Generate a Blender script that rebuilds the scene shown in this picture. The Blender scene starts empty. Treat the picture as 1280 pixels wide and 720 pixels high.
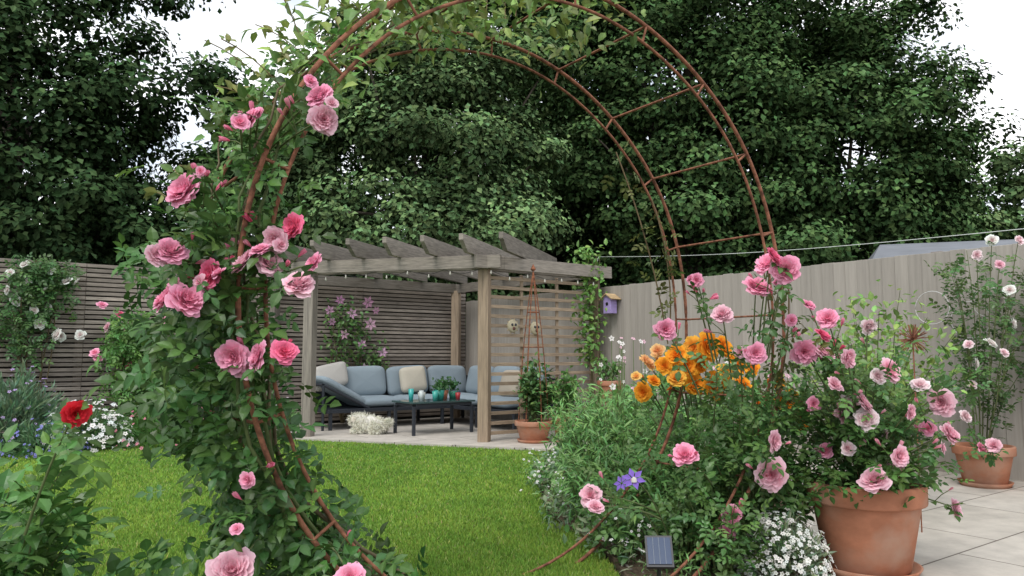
import bpy, math, random
import numpy as np
from mathutils import Vector
random.seed(4); rng=np.random.default_rng(4)
F=950.0; PIT=math.atan(85/950)
def P(X,Y,d):
    r=(X-640)/F; u=(360-Y)/F
    wy=math.cos(PIT)-u*math.sin(PIT); wz=math.sin(PIT)+u*math.cos(PIT)
    s=d/wy
    return np.array([r*s,d,1.0+wz*s])
def G(X,Y):
    r=(X-640)/F; u=(360-Y)/F
    wy=math.cos(PIT)-u*math.sin(PIT); wz=math.sin(PIT)+u*math.cos(PIT)
    s=-1.0/wz
    return np.array([r*s,wy*s,0.0])
def nrm(v):
    v=np.asarray(v,float); return v/(np.linalg.norm(v,axis=-1,keepdims=True)+1e-9)
C0=np.array([-.75,12.48,0.]); E1=np.array([.806,.592,0.]); E2=np.array([.592,-.806,0.]); E1=nrm(E1);E2=nrm(E2); UP=np.array([0,0,1.])
def L(a,b,z=0.): return C0+a*E1+b*E2+z*UP
scene=bpy.context.scene
# ---------- materials
def mat(name,base=(1,1,1),rough=.8,nscale=(8,8,8),namp=.25,bump=0.,bdist=.01,trans=0.,metal=0.,spec=.3,detail=6,hue=None):
    m=bpy.data.materials.new(name); m.use_nodes=True; nt=m.node_tree; N=nt.nodes; K=nt.links
    b=N['Principled BSDF']; out=N['Material Output']
    at=N.new('ShaderNodeAttribute'); at.attribute_name='Col'
    tc=N.new('ShaderNodeTexCoord'); mp=N.new('ShaderNodeMapping'); mp.inputs['Scale'].default_value=nscale
    K.new(tc.outputs['Object'],mp.inputs['Vector'])
    no=N.new('ShaderNodeTexNoise'); no.inputs['Scale'].default_value=1; no.inputs['Detail'].default_value=detail; no.inputs['Roughness'].default_value=.65
    K.new(mp.outputs[0],no.inputs['Vector'])
    mr=N.new('ShaderNodeMapRange'); mr.inputs[1].default_value=.25; mr.inputs[2].default_value=.75; mr.inputs[3].default_value=1-namp; mr.inputs[4].default_value=1+namp
    K.new(no.outputs['Fac'],mr.inputs[0])
    v1=N.new('ShaderNodeVectorMath'); v1.operation='MULTIPLY'; v1.inputs[1].default_value=base
    K.new(at.outputs['Color'],v1.inputs[0])
    v2=N.new('ShaderNodeVectorMath'); v2.operation='SCALE'; K.new(v1.outputs[0],v2.inputs[0]); K.new(mr.outputs[0],v2.inputs['Scale'])
    col=v2.outputs[0]
    if hue is not None:
        n2=N.new('ShaderNodeTexNoise'); n2.inputs['Scale'].default_value=hue[0]; n2.inputs['Detail'].default_value=4
        K.new(tc.outputs['Object'],n2.inputs['Vector'])
        r2=N.new('ShaderNodeMapRange'); r2.inputs[1].default_value=.45; r2.inputs[2].default_value=.7
        K.new(n2.outputs['Fac'],r2.inputs[0])
        mx=N.new('ShaderNodeMix'); mx.data_type='RGBA'; K.new(r2.outputs[0],mx.inputs[0]); K.new(col,mx.inputs[6]); mx.inputs[7].default_value=(*hue[1],1)
        col=mx.outputs[2]
    K.new(col,b.inputs['Base Color'])
    b.inputs['Roughness'].default_value=rough; b.inputs['Metallic'].default_value=metal; b.inputs['Specular IOR Level'].default_value=spec
    if bump>0:
        bp=N.new('ShaderNodeBump'); bp.inputs['Strength'].default_value=bump; bp.inputs['Distance'].default_value=bdist
        K.new(no.outputs['Fac'],bp.inputs['Height']); K.new(bp.outputs[0],b.inputs['Normal'])
    return m
def fol(name,trans=.2,gloss=0.,grough=.35):
    m=bpy.data.materials.new(name); m.use_nodes=True; nt=m.node_tree; N=nt.nodes; K=nt.links
    N.remove(N['Principled BSDF']); out=N['Material Output']
    at=N.new('ShaderNodeAttribute'); at.attribute_name='Col'
    d=N.new('ShaderNodeBsdfDiffuse'); K.new(at.outputs['Color'],d.inputs[0]); cur=d.outputs[0]
    if trans>0:
        t=N.new('ShaderNodeBsdfTranslucent'); K.new(at.outputs['Color'],t.inputs[0]); ms=N.new('ShaderNodeMixShader'); ms.inputs[0].default_value=trans
        K.new(cur,ms.inputs[1]); K.new(t.outputs[0],ms.inputs[2]); cur=ms.outputs[0]
    if gloss>0:
        g=N.new('ShaderNodeBsdfGlossy'); g.inputs['Roughness'].default_value=grough; ms=N.new('ShaderNodeMixShader'); ms.inputs[0].default_value=gloss
        K.new(cur,ms.inputs[1]); K.new(g.outputs[0],ms.inputs[2]); cur=ms.outputs[0]
    K.new(cur,out.inputs['Surface']); return m
M={}
M['leaf']=fol('leaf',.22,.035,.38)
M['tree']=fol('tree_leaf',0,0)
M['petal']=fol('petal',.3)
M['grass']=fol('grass_blade',.12)
M['fur']=fol('fur',.1)
M['lawn']=mat('lawn_base',nscale=(2.2,2.2,2.2),namp=.28,rough=.9,spec=.1)
M['stem']=mat('stem',nscale=(30,30,30),rough=.7,detail=2)
M['bark']=mat('bark',nscale=(9,9,2),namp=.5,rough=.9,bump=.6,bdist=.03)
M['rust']=mat('rust',nscale=(45,45,45),namp=.5,rough=.85,bump=.5,bdist=.003,spec=.2,hue=(25,(.09,.04,.025)))
M['woodv']=mat('weathered_wood_vertical',nscale=(45,45,2.5),namp=.45,rough=.85,bump=.35,bdist=.004,spec=.15)
M['woodh']=mat('weathered_wood_horizontal',nscale=(6,6,60),namp=.45,rough=.85,bump=.3,bdist=.004,spec=.15)
M['fence']=mat('fence_paint',nscale=(30,30,1.6),namp=.15,rough=.8,bump=.25,bdist=.003,spec=.15)
M['terra']=mat('terracotta',nscale=(7,7,12),namp=.25,rough=.85,bump=.3,bdist=.003,spec=.15,hue=(5,(.42,.26,.19)))
M['soil']=mat('soil',nscale=(25,25,25),namp=.55,rough=.95,bump=1,bdist=.03,spec=.1)
M['stone']=mat('stone',nscale=(25,25,25),namp=.2,rough=.8,bump=.3)
M['fabric']=mat('fabric',nscale=(160,160,160),namp=.12,rough=.95,bump=.2,bdist=.001,spec=.1)
M['metal']=mat('painted_metal',nscale=(20,20,20),namp=.1,rough=.45,spec=.4)
M['glass']=mat('dark_glass',nscale=(3,3,3),namp=.1,rough=.12,spec=.7)
M['gloss']=mat('glazed',nscale=(9,9,9),namp=.1,rough=.25,spec=.5)
M['slate']=mat('slate',nscale=(2,2,14),namp=.2,rough=.8)
# ---------- mesh builder
class MB:
    def __init__(s): s.V=[];s.C=[];s.LO=[];s.LT=[];s.MI=[];s.SM=[];s.n=0;s.mats=[]
    def mi(s,m):
        if m not in s.mats: s.mats.append(m)
        return s.mats.index(m)
    def add(s,v,faces,m,col,smooth=False):
        v=np.asarray(v,float).reshape(-1,3); n=len(v)
        col=np.asarray(col,float)
        if col.ndim==1: col=np.tile(col,(n,1))
        s.V.append(v); s.C.append(col)
        if isinstance(faces,np.ndarray):
            s.LO.append((faces+s.n).ravel()); s.LT.append(np.full(len(faces),faces.shape[1])); k=len(faces)
        else:
            s.LO.append(np.array([i for f in faces for i in f])+s.n); s.LT.append(np.array([len(f) for f in faces])); k=len(faces)
        s.MI.append(np.full(k,s.mi(m))); s.SM.append(np.full(k,smooth)); s.n+=n
    def scatter(s,T,pos,R,scale,m,cols,smooth=False):
        tv,tf,tint=T; N=len(pos)
        if N==0: return
        scale=np.asarray(scale,float)
        if scale.ndim==0: scale=np.full(N,float(scale))
        if scale.ndim==1: scale=np.repeat(scale[:,None],3,1)
        v=tv[None]*scale[:,None,:]
        v=np.einsum('nij,nkj->nki',R,v)+pos[:,None,:]
        c=np.clip(np.asarray(cols)[:,None,:]*tint[None],0,1)
        k=len(tv); v=v.reshape(-1,3); c=c.reshape(-1,3)
        s.V.append(v); s.C.append(c)
        off=np.arange(N)*k+s.n
        for size in (3,4):
            g=np.array([f for f in tf if len(f)==size])
            if len(g):
                a=(g[None]+off[:,None,None]).reshape(-1)
                s.LO.append(a); cnt=N*len(g); s.LT.append(np.full(cnt,size)); s.MI.append(np.full(cnt,s.mi(m))); s.SM.append(np.full(cnt,smooth))
        s.n+=N*k
    def box(s,c,ax,ay,az,size,m,col):
        c=np.asarray(c,float); h=np.array(size)/2.
        v=[c+sx*h[0]*ax+sy*h[1]*ay+sz*h[2]*az for sx in(-1,1) for sy in(-1,1) for sz in(-1,1)]
        f=np.array([[0,1,3,2],[4,6,7,5],[0,4,5,1],[2,3,7,6],[0,2,6,4],[1,5,7,3]])
        if np.dot(np.cross(ax,ay),az)<0: f=f[:,::-1]
        s.add(v,f,m,col)
    def tube(s,pts,r,m,col,sides=6):
        pts=np.asarray(pts,float); n=len(pts); r=np.broadcast_to(np.asarray(r,float),(n,))
        t=np.gradient(pts,axis=0); t=nrm(t)
        ref=np.array([0,0,1.]) if abs(t[:,2]).mean()<.8 else np.array([1.,0,0])
        a=nrm(np.cross(t,ref)); b=np.cross(t,a)
        an=np.arange(sides)*2*math.pi/sides
        v=pts[:,None]+r[:,None,None]*(np.cos(an)[None,:,None]*a[:,None]+np.sin(an)[None,:,None]*b[:,None])
        i=np.arange(n-1)[:,None]*sides; j=np.arange(sides)[None]; jn=(j+1)%sides
        f=np.stack([i+j,i+jn,i+sides+jn,i+sides+j],-1).reshape(-1,4)
        s.add(v,f,m,col,True)
    def lathe(s,c,prof,m,col,seg=36,R=None):
        prof=np.asarray(prof,float); n=len(prof); an=np.arange(seg)*2*math.pi/seg
        v=np.stack([prof[:,None,0]*np.cos(an),prof[:,None,0]*np.sin(an),np.repeat(prof[:,1:2],seg,1)],-1).reshape(-1,3)
        if R is not None: v=v@R.T
        v=v+np.asarray(c)
        i=np.arange(n-1)[:,None]*seg; j=np.arange(seg)[None]; jn=(j+1)%seg
        f=np.stack([i+j,i+jn,i+seg+jn,i+seg+j],-1).reshape(-1,4)
        s.add(v,f,m,col,True)
    def pillow(s,c,ax,ay,az,size,m,col,e=.35,n=16):
        h=np.array(size)/2.
        th=np.linspace(-math.pi/2,math.pi/2,n); ph=np.arange(2*n)*math.pi/n
        sp=lambda x:np.sign(x)*np.abs(x)**e
        T,Q=np.meshgrid(th,ph,indexing='ij')
        x=sp(np.cos(T))*sp(np.cos(Q)); y=sp(np.cos(T))*sp(np.sin(Q)); z=np.sign(np.sin(T))*np.abs(np.sin(T))**.7
        z=z*(1-.25*(np.maximum(abs(x),abs(y)))**4)
        v=np.asarray(c)+ (h[0]*x)[...,None]*ax+(h[1]*y)[...,None]*ay+(h[2]*z)[...,None]*az
        k=2*n; i=np.arange(n-1)[:,None]*k; j=np.arange(k)[None]; jn=(j+1)%k
        f=np.stack([i+j,i+jn,i+k+jn,i+k+j],-1).reshape(-1,4)
        s.add(v,f,m,col,True)
    def build(s,name,bevel=0,parent=None):
        V=np.concatenate(s.V); me=bpy.data.meshes.new(name)
        LO=np.concatenate(s.LO).astype(np.int32); LT=np.concatenate(s.LT).astype(np.int32)
        me.vertices.add(len(V)); me.vertices.foreach_set('co',V.astype(np.float32).ravel())
        me.loops.add(len(LO)); me.loops.foreach_set('vertex_index',LO)
        me.polygons.add(len(LT)); st=np.concatenate([[0],np.cumsum(LT)[:-1]]).astype(np.int32)
        me.polygons.foreach_set('loop_start',st); me.polygons.foreach_set('loop_total',LT)
        for m in s.mats: me.materials.append(M[m])
        me.polygons.foreach_set('material_index',np.concatenate(s.MI).astype(np.int32))
        me.polygons.foreach_set('use_smooth',np.concatenate(s.SM))
        me.update(calc_edges=True)
        ca=me.color_attributes.new('Col','FLOAT_COLOR','POINT')
        C=np.concatenate(s.C); C=np.concatenate([C,np.ones((len(C),1))],1)
        ca.data.foreach_set('color',C.astype(np.float32).ravel())
        ob=bpy.data.objects.new(name,me); scene.collection.objects.link(ob)
        if bevel>0:
            b=ob.modifiers.new('bevel','BEVEL'); b.width=bevel; b.segments=2; b.limit_method='ANGLE'
        if parent: ob.parent=parent
        return ob
def frames(d,n):
    d=nrm(d); x=nrm(np.cross(d,n)); z=np.cross(x,d)
    return np.stack([x,d,z],-1)
def rnd(n): return nrm(rng.normal(size=(n,3)))
# ---------- templates
def leafT(w=.28,fold=.08,droop=.15):
    v=np.array([[0,0,0],[-w,.32,fold],[0,.3,0],[w,.32,fold],[-w*.85,.65,fold-droop*.3],[0,.65,-droop*.3],[w*.85,.65,fold-droop*.3],[0,1,-droop]])
    f=[(0,2,1),(0,3,2),(1,2,5,4),(2,3,6,5),(4,5,7),(5,6,7)]
    t=np.ones((8,3)); t[[0,2,5]]*=1.18; t[[1,4,3,6]]*=.92
    return v,f,t
LEAF=leafT(); THIN=leafT(.09,.03,.25)
QUAD=(np.array([[0,0,0],[-.36,.5,.12],[0,1,-.08],[.36,.5,.12]]),[(0,2,1),(0,3,2)],np.ones((4,3)))
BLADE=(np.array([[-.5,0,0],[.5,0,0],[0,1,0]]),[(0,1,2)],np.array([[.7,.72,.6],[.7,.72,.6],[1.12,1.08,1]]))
def compoundT():
    v=[];f=[];t=[];o=0
    lv,lf,lt=leafT(.3,.07,.18)
    for (y,ang,sc) in [(.18,70,.36),(.18,-70,.36),(.5,58,.42),(.5,-58,.42),(.72,0,.5)]:
        a=math.radians(ang); c,s_=math.cos(a),math.sin(a)
        q=lv*sc; x=q[:,0]*c+q[:,1]*s_; yy=-q[:,0]*s_+q[:,1]*c
        v.append(np.stack([x,yy+y,q[:,2]-.12*y*y],-1)); f+= [tuple(i+o for i in g) for g in lf]; o+=8
        t.append(lt*(1+random.uniform(-.15,.15)))
    v.append(np.array([[-.012,0,0],[.012,0,0],[.012,.75,-.08],[-.012,.75,-.08]])); f.append((o,o+1,o+2,o+3)); t.append(np.full((4,3),.9))
    return np.concatenate(v),f,np.concatenate(t)
COMP=compoundT()
def roseT(seed,layers=((7,1.0,92,.42),(8,1.0,78,.36),(9,.95,66,.28),(11,.88,55,.22),(12,.78,44,.18),(12,.68,33,.15),(10,.6,22,.12),(7,.54,10,.10))):
    r=random.Random(seed); V=[];Fc=[];T=[];o=0
    for li,(n,ln,tilt,w) in enumerate(layers):
        for k in range(n):
            phi=2*math.pi*(k+.5*(li%2))/n+r.uniform(-.4,.4); tl=math.radians(tilt+r.uniform(-14,14)); l2=ln*r.uniform(.8,1.1)
            lum=r.uniform(.9,1.06); rad=z=0.; rows=4; a0=tl*.75+.25
            twist=r.uniform(-.25,.25)
            for vi in range(rows):
                t=vi/(rows-1)
                if vi: 
                    ang=a0-(.0 if li<2 else .35)*(t-.5)
                    rad+=l2/(rows-1)*math.sin(ang); z+=l2/(rows-1)*math.cos(ang)*.85
                ww=w*(.35,.85,1.1,.85)[vi]
                for u in(-1,-.5,0,.5,1):
                    cup=.28*u*u*ww*(1 if li>1 else .4)
                    dip=-.06*l2*(u*u) if vi==3 else 0
                    if vi==3 and u==0: dip-=.05*l2
                    px=rad-cup+dip+twist*u*w*t; py=u*ww; pz=z+cup*.5+dip+r.uniform(-.022,.022)+(.045*math.sin(u*5+k*2) if vi==3 else 0)
                    V.append((px*math.cos(phi)-py*math.sin(phi),px*math.sin(phi)+py*math.cos(phi),pz))
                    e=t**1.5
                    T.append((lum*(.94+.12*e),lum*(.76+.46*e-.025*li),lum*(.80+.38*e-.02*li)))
            for a in range(rows-1):
                for b in range(4):
                    i=o+a*5+b; Fc.append((i,i+1,i+6,i+5))
            o+=rows*5
    V=np.array(V); V/=np.percentile(np.hypot(V[:,0],V[:,1]),97)
    return V,Fc,np.array(T)
ROSES=[roseT(i) for i in range(5)]
SROSES=[roseT(20+i,((6,1.0,86,.45),(7,.92,64,.36),(8,.8,44,.26),(6,.65,22,.2))) for i in range(3)]
BUD=roseT(9,((4,1,26,.4),(4,.95,16,.32),(3,.8,8,.22)))
def starT(n,w,cup=.12):
    V=[];Fc=[];T=[];o=0
    for k in range(n):
        a=2*math.pi*k/n
        for (x,y,z) in [(.1,0,0),(.5,w,cup),(.5,-w,cup),(1,0,cup*.5),(.55,0,cup*.3)]:
            V.append((x*math.cos(a)-y*math.sin(a),x*math.sin(a)+y*math.cos(a),z)); T.append((1,1,1))
        Fc+=[(o,o+4,o+1),(o,o+2,o+4),(o+1,o+4,o+3),(o+4,o+2,o+3)]; o+=5
    return np.array(V),Fc,np.array(T)
STAR6=starT(6,.26); STAR5=starT(5,.36)
def flower_frames(ax):
    ax=nrm(ax); N=len(ax); q=rnd(N); x=nrm(np.cross(ax,q)); y=np.cross(ax,x)
    return np.stack([x,y,ax],-1)
PINK=(.87,.39,.54); LP=(.88,.54,.63); HOT=(.87,.22,.37); PALE=(.87,.69,.72); WH=(.84,.80,.77); ORG=(.98,.44,.05); RED=(.74,.04,.06)
def gcol(n,base,v=.28,h=.15):
    b=np.array(base)[None]*(1+rng.uniform(-v,v,(n,1)))
    b=b*(1+rng.uniform(-h,h,(n,3))*np.array([1.5,.4,1])); return np.clip(b,0,1)
def roses(mb,lst,anchor=None,stemcol=(.12,.15,.06),buds=0,leaves=5,small=False):
    for (p,r,c) in lst:
        p=np.asarray(p,float)
        ax=np.array([random.uniform(-.7,.7),-random.uniform(.3,1.),random.uniform(-.1,.8)])
        R=flower_frames(ax[None]); T=random.choice(SROSES if (small or r<.03) else ROSES)
        cc=np.array(c)*random.uniform(.94,1.08)
        mb.scatter(T,p[None]-R[:,:,2]*r*.25,R,np.array([[r,r*random.uniform(.88,1.),r*random.uniform(.75,1.05)]]),'petal',cc[None],True)
        mb.scatter(STAR5,p[None]-R[:,:,2]*r*.27,R,np.array([r*.55]),'leaf',np.array([[.1,.17,.05]]))
        if anchor is not None:
            q=anchor(p); b=p-R[0,:,2]*r*.3; t=np.linspace(0,1,7)[:,None]
            mid=(q+b)/2+np.array([0,0,.06])*np.linalg.norm(b-q)*2
            pts=(1-t)**2*q+2*t*(1-t)*mid+t*t*b
            mb.tube(pts,np.linspace(.0045,.0025,7),'stem',stemcol,5)
            n=leaves; tt=rng.uniform(.25,.95,n)[:,None]; lp=(1-tt)**2*q+2*tt*(1-tt)*mid+tt*tt*b
            mb.scatter(COMP,lp,frames(rnd(n)+np.array([0,-.3,-.1]),np.tile([0,-.4,1.],(n,1))+.4*rnd(n)),rng.uniform(.07,.11,n),'leaf',gcol(n,(.075,.16,.04)))
            for _ in range(buds):
                if random.random()<.6:
                    d_=nrm(np.array([random.uniform(-1,1),random.uniform(-.6,.2),random.uniform(.1,1)])); s0=pts[4]; e=s0+d_*random.uniform(.6,1.1)*max(r*1.8,.06)
                    mb.tube([s0,(s0+e)/2+UP*.005,e],.0018,'stem',stemcol,4); mb.scatter(BUD,e[None],flower_frames(d_[None]),np.array([[.006,.006,.02]])*random.uniform(.9,1.5),'petal',(np.array(c)*[1,.75,.8])[None],True)
# ---------- world / light
w=bpy.data.worlds.new("World"); scene.world=w; w.use_nodes=True; nt=w.node_tree; N=nt.nodes; K=nt.links
bg=N['Background']; sky=N.new('ShaderNodeTexSky'); sky.sky_type='NISHITA'; sky.sun_disc=False
EL=math.radians(55); AZ=math.radians(205); sky.sun_elevation=EL; sky.sun_rotation=AZ
tc=N.new('ShaderNodeTexCoord'); no=N.new('ShaderNodeTexNoise'); no.inputs['Scale'].default_value=3.2; no.inputs['Detail'].default_value=4; no.inputs['Roughness'].default_value=.55
mp=N.new('ShaderNodeMapping'); mp.inputs['Scale'].default_value=(1,1,2.2); K.new(tc.outputs['Generated'],mp.inputs[0]); K.new(mp.outputs[0],no.inputs['Vector'])
cr=N.new('ShaderNodeValToRGB'); cr.color_ramp.elements[0].position=.36; cr.color_ramp.elements[0].color=(.38,.44,.52,1); cr.color_ramp.elements[1].position=.6; cr.color_ramp.elements[1].color=(1,1,1,1)
K.new(no.outputs['Fac'],cr.inputs[0])
sc=N.new('ShaderNodeVectorMath'); sc.operation='SCALE'; sc.inputs['Scale'].default_value=12.5; K.new(cr.outputs[0],sc.inputs[0])
mx=N.new('ShaderNodeMix'); mx.data_type='RGBA'; mx.inputs[0].default_value=.92; K.new(sky.outputs[0],mx.inputs[6]); K.new(sc.outputs[0],mx.inputs[7])
K.new(mx.outputs[2],bg.inputs[0]); bg.inputs[1].default_value=.15
sd=Vector((math.sin(AZ)*math.cos(EL),math.cos(AZ)*math.cos(EL),math.sin(EL)))
sl=bpy.data.lights.new('sun','SUN'); sl.energy=2.1; sl.angle=math.radians(28); sl.color=(1,.97,.92)
so=bpy.data.objects.new('sun',sl); scene.collection.objects.link(so); so.rotation_euler=(-sd).to_track_quat('-Z','Y').to_euler()
scene.view_settings.view_transform='Standard'; scene.view_settings.look='None'; scene.view_settings.exposure=0
cam=bpy.data.cameras.new('camera'); co=bpy.data.objects.new('camera',cam); scene.collection.objects.link(co)
cam.sensor_width=36; cam.lens=36*F/1280; cam.clip_end=600; cam.clip_start=.05
co.location=(0,0,1); co.rotation_euler=(math.pi/2+PIT,0,0); scene.camera=co
# ---------- ground
mb=MB(); mb.add([[-250,-60,0],[250,-60,0],[250,400,0],[-250,400,0]],[(0,1,2,3)],'soil',(.06,.055,.035)); mb.build('ground')
def sheet(name,poly,z,m,col,thick=0):
    mb=MB(); n=len(poly); v=[(x,y,z) for x,y in poly]
    fs=[tuple(range(n))]
    if thick:
        v+=[(x,y,z-thick) for x,y in poly]; fs+=[(i,i+n,(i+1)%n+n,(i+1)%n) for i in range(n)]
    mb.add(v,fs,m,col); return mb.build(name)
lawn_poly=[(-7,1.0),(-6.6,5.5),(-5.6,7.4),(-4.7,8.5),(-3.9,9.1),(-3.1,9.35),(.55,8.0),(.42,7.2),(.2,6.0),(.22,4.8),(.45,4.0),(.5,3.2),(.4,1.0)]
sheet('lawn',lawn_poly,.006,'lawn',(.09,.17,.035))
pm=bpy.data.materials.new('patio_slab'); pm.use_nodes=True; nt=pm.node_tree;N=nt.nodes;K=nt.links;b=N['Principled BSDF']
tc=N.new('ShaderNodeTexCoord'); mp=N.new('ShaderNodeMapping'); mp.inputs['Rotation'].default_value=(0,0,-math.atan2(.592,.806)); K.new(tc.outputs['Object'],mp.inputs[0])
br=N.new('ShaderNodeTexBrick'); br.offset=.5; br.inputs['Scale'].default_value=1; br.inputs['Brick Width'].default_value=.9; br.inputs['Row Height'].default_value=.6; br.inputs['Mortar Size'].default_value=.005
br.inputs['Color1'].default_value=(.45,.41,.36,1); br.inputs['Color2'].default_value=(.50,.46,.41,1); br.inputs['Mortar'].default_value=(.12,.1,.08,1)
K.new(mp.outputs[0],br.inputs['Vector']); n1=N.new('ShaderNodeTexNoise'); n1.inputs['Scale'].default_value=5; n1.inputs['Detail'].default_value=9; n1.inputs['Roughness'].default_value=.7; K.new(tc.outputs['Object'],n1.inputs['Vector'])
mr=N.new('ShaderNodeMapRange'); mr.inputs[1].default_value=.3; mr.inputs[2].default_value=.7; mr.inputs[3].default_value=.76; mr.inputs[4].default_value=1.12; K.new(n1.outputs['Fac'],mr.inputs[0])
vs=N.new('ShaderNodeVectorMath'); vs.operation='SCALE'; K.new(br.outputs['Color'],vs.inputs[0]); K.new(mr.outputs[0],vs.inputs['Scale']); K.new(vs.outputs[0],b.inputs['Base Color']); b.inputs['Roughness'].default_value=.75
bp=N.new('ShaderNodeBump'); bp.invert=True; bp.inputs['Strength'].default_value=.5; bp.inputs['Distance'].default_value=.004; K.new(br.outputs['Fac'],bp.inputs['Height']); K.new(bp.outputs[0],b.inputs['Normal'])
M['patio']=pm
ca=L(0,0)[:2]; cb=L(-4.2,0)[:2]; cd=L(0,13)[:2]
sheet('patio',[tuple(ca),tuple(cb),(-3.1,9.35),(.6,8.0),(.9,7.4),(1.9,6.2),(2.0,5.2),(1.45,4.3),(1.2,3.0),(1.2,.6),(6,.6),tuple(cd)],.03,'patio',(1,1,1),.03)
bed=[(.5,1.2),(.52,3.2),(.47,4.0),(.24,4.8),(.22,6.0),(.44,7.2),(.6,7.95),(1.0,7.4),(1.95,6.25),(2.1,5.2),(1.5,4.3),(1.3,3.0),(1.25,1.2)]
sheet('flower_bed_soil',bed,.034,'soil',(.12,.09,.06),.03)
def inpoly(p,poly):
    x,y=p[:,0],p[:,1]; r=np.zeros(len(p),bool); n=len(poly)
    for i in range(n):
        x1,y1=poly[i];x2,y2=poly[(i+1)%n]
        c=((y1>y)!=(y2>y))&(x<(x2-x1)*(y-y1)/(y2-y1+1e-12)+x1); r^=c
    return r
n=340000; d=1/rng.uniform(1/9.6,1/2.7,n); x=rng.uniform(-.78,.2,n)*d; pts=np.stack([x,d,np.full(n,.004)],-1)
pts=pts[inpoly(pts,lawn_poly)]; n=len(pts); d=pts[:,1]
dr=np.stack([rng.normal(0,.5,n),rng.normal(0,.5,n),np.ones(n)],-1); R=frames(dr,np.stack([rng.normal(0,1,n),-np.ones(n)*.6,rng.normal(0,.3,n)],-1))
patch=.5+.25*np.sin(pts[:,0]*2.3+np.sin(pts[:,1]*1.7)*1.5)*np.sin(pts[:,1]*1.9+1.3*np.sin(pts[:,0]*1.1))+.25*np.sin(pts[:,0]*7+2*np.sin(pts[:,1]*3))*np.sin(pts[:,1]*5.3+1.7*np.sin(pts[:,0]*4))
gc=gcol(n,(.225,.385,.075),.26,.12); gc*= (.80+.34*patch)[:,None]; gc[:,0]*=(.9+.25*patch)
yl=rng.random(n)<.06; gc[yl]=gcol(int(yl.sum()),(.42,.44,.19))
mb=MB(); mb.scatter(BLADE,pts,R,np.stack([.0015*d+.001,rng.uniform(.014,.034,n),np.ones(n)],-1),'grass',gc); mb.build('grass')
n=1100; pts=np.stack([rng.uniform(.1,2.1,n),rng.uniform(2.4,6,n),np.full(n,.036)],-1); pts=pts[inpoly(pts,bed)]; n=len(pts)
oct_=(np.array([[1,0,0],[0,1,0],[-1,0,0],[0,-1,0],[0,0,.6],[0,0,-.6]],float),[(0,1,4),(1,2,4),(2,3,4),(3,0,4),(1,0,5),(2,1,5),(3,2,5),(0,3,5)],np.ones((6,3)))
g=rng.uniform(.12,.4,(n,1)); mb=MB(); mb.scatter(oct_,pts,frames(rnd(n),rnd(n)),rng.uniform(.005,.014,n),'stone',g*np.array([[1,.9,.8]]),True); mb.build('gravel')
# ---------- fences
mb=MB()
for i in range(110):
    wd=.125; c=L(0,.06+i*.118, .95+random.uniform(-.004,.004)); t=.91+random.random()*.17
    ang=.10; ax=E2*math.cos(ang)+E1*math.sin(ang); ay=np.cross(UP,ax)
    mb.box(c,ax,ay,UP,(wd,.014,1.88),'fence',np.array([.325,.296,.262])*t)
for i in range(7): mb.box(L(.07,.1+i*1.83,.95),E2,E1,UP,(.09,.09,1.9),'fence',(.25,.22,.2))
mb.build('board_fence',.003)
mb=MB()
for i in range(36):
    z=.09+i*.0575; t=random.uniform(.75,1.2)
    for s0 in range(5):
        a=-1.83*(s0+.5)-.02; t2=t*random.uniform(.85,1.12)
        mb.box(L(a,0,z+random.uniform(-.003,.003)),E1,E2,UP,(1.825,.02,.041),'woodh',np.array([.29,.25,.215])*t2)
for i in range(6): mb.box(L(-1.83*i-.06,-.06,1.05),E1,E2,UP,(.09,.09,2.1),'woodv',(.14,.11,.09))
mb.box(L(-4.6,-.12,1.05),E1,E2,UP,(9.3,.01,2.05),'woodv',(.035,.03,.025))  # near-black backing sheet, painted shade seen through the slat gaps
mb.build('slatted_fence',.002)
# ---------- pergola
WC=np.array([.30,.23,.165]); GC=np.array([.225,.20,.172])
FLp=L(-3.25,1.5); FRp=L(-1.85,3.25); BRp=L(-.14,3.25); BLp=L(-.3,.16); BLL=L(-3.25,.16)
mb=MB()
fd=nrm(FRp-FLp); fn=np.array([-fd[1],fd[0],0])
for p,cl in ((FLp,GC*1.15),(FRp,WC*1.0),(BRp,WC*.85),(BLp,WC*1.05),(BLL,GC*.8)):
    mb.box(p+UP*1.02,fd,fn,UP,(.125,.125,2.04),'woodv',cl)
def beam(p,q,z,h,t,ov,cl,m='woodh'):
    dd=nrm(q-p); l=np.linalg.norm(q-p)+2*ov
    mb.box((p+q)/2+UP*z,dd,np.array([-dd[1],dd[0],0]),UP,(l,t,h),m,cl)
beam(FLp-fn*.09,FRp-fn*.09,2.08,.15,.045,.22,GC*1.2)
beam(FLp+fn*.09,FRp+fn*.09,2.08,.15,.045,.22,GC)
beam(FRp+E2*.1,BRp+E2*.1,2.075,.15,.045,.2,GC*1.15)
beam(FRp-E2*.1,BRp-E2*.1,2.075,.15,.045,.1,GC)
beam(BLL,FLp,2.07,.15,.045,.05,GC); beam(BLL,BLp,2.078,.14,.05,.1,GC*.8); beam(BLp,BRp,2.072,.14,.05,.05,GC*.8)
rd=nrm(np.array([.30,.95,0]))
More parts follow.
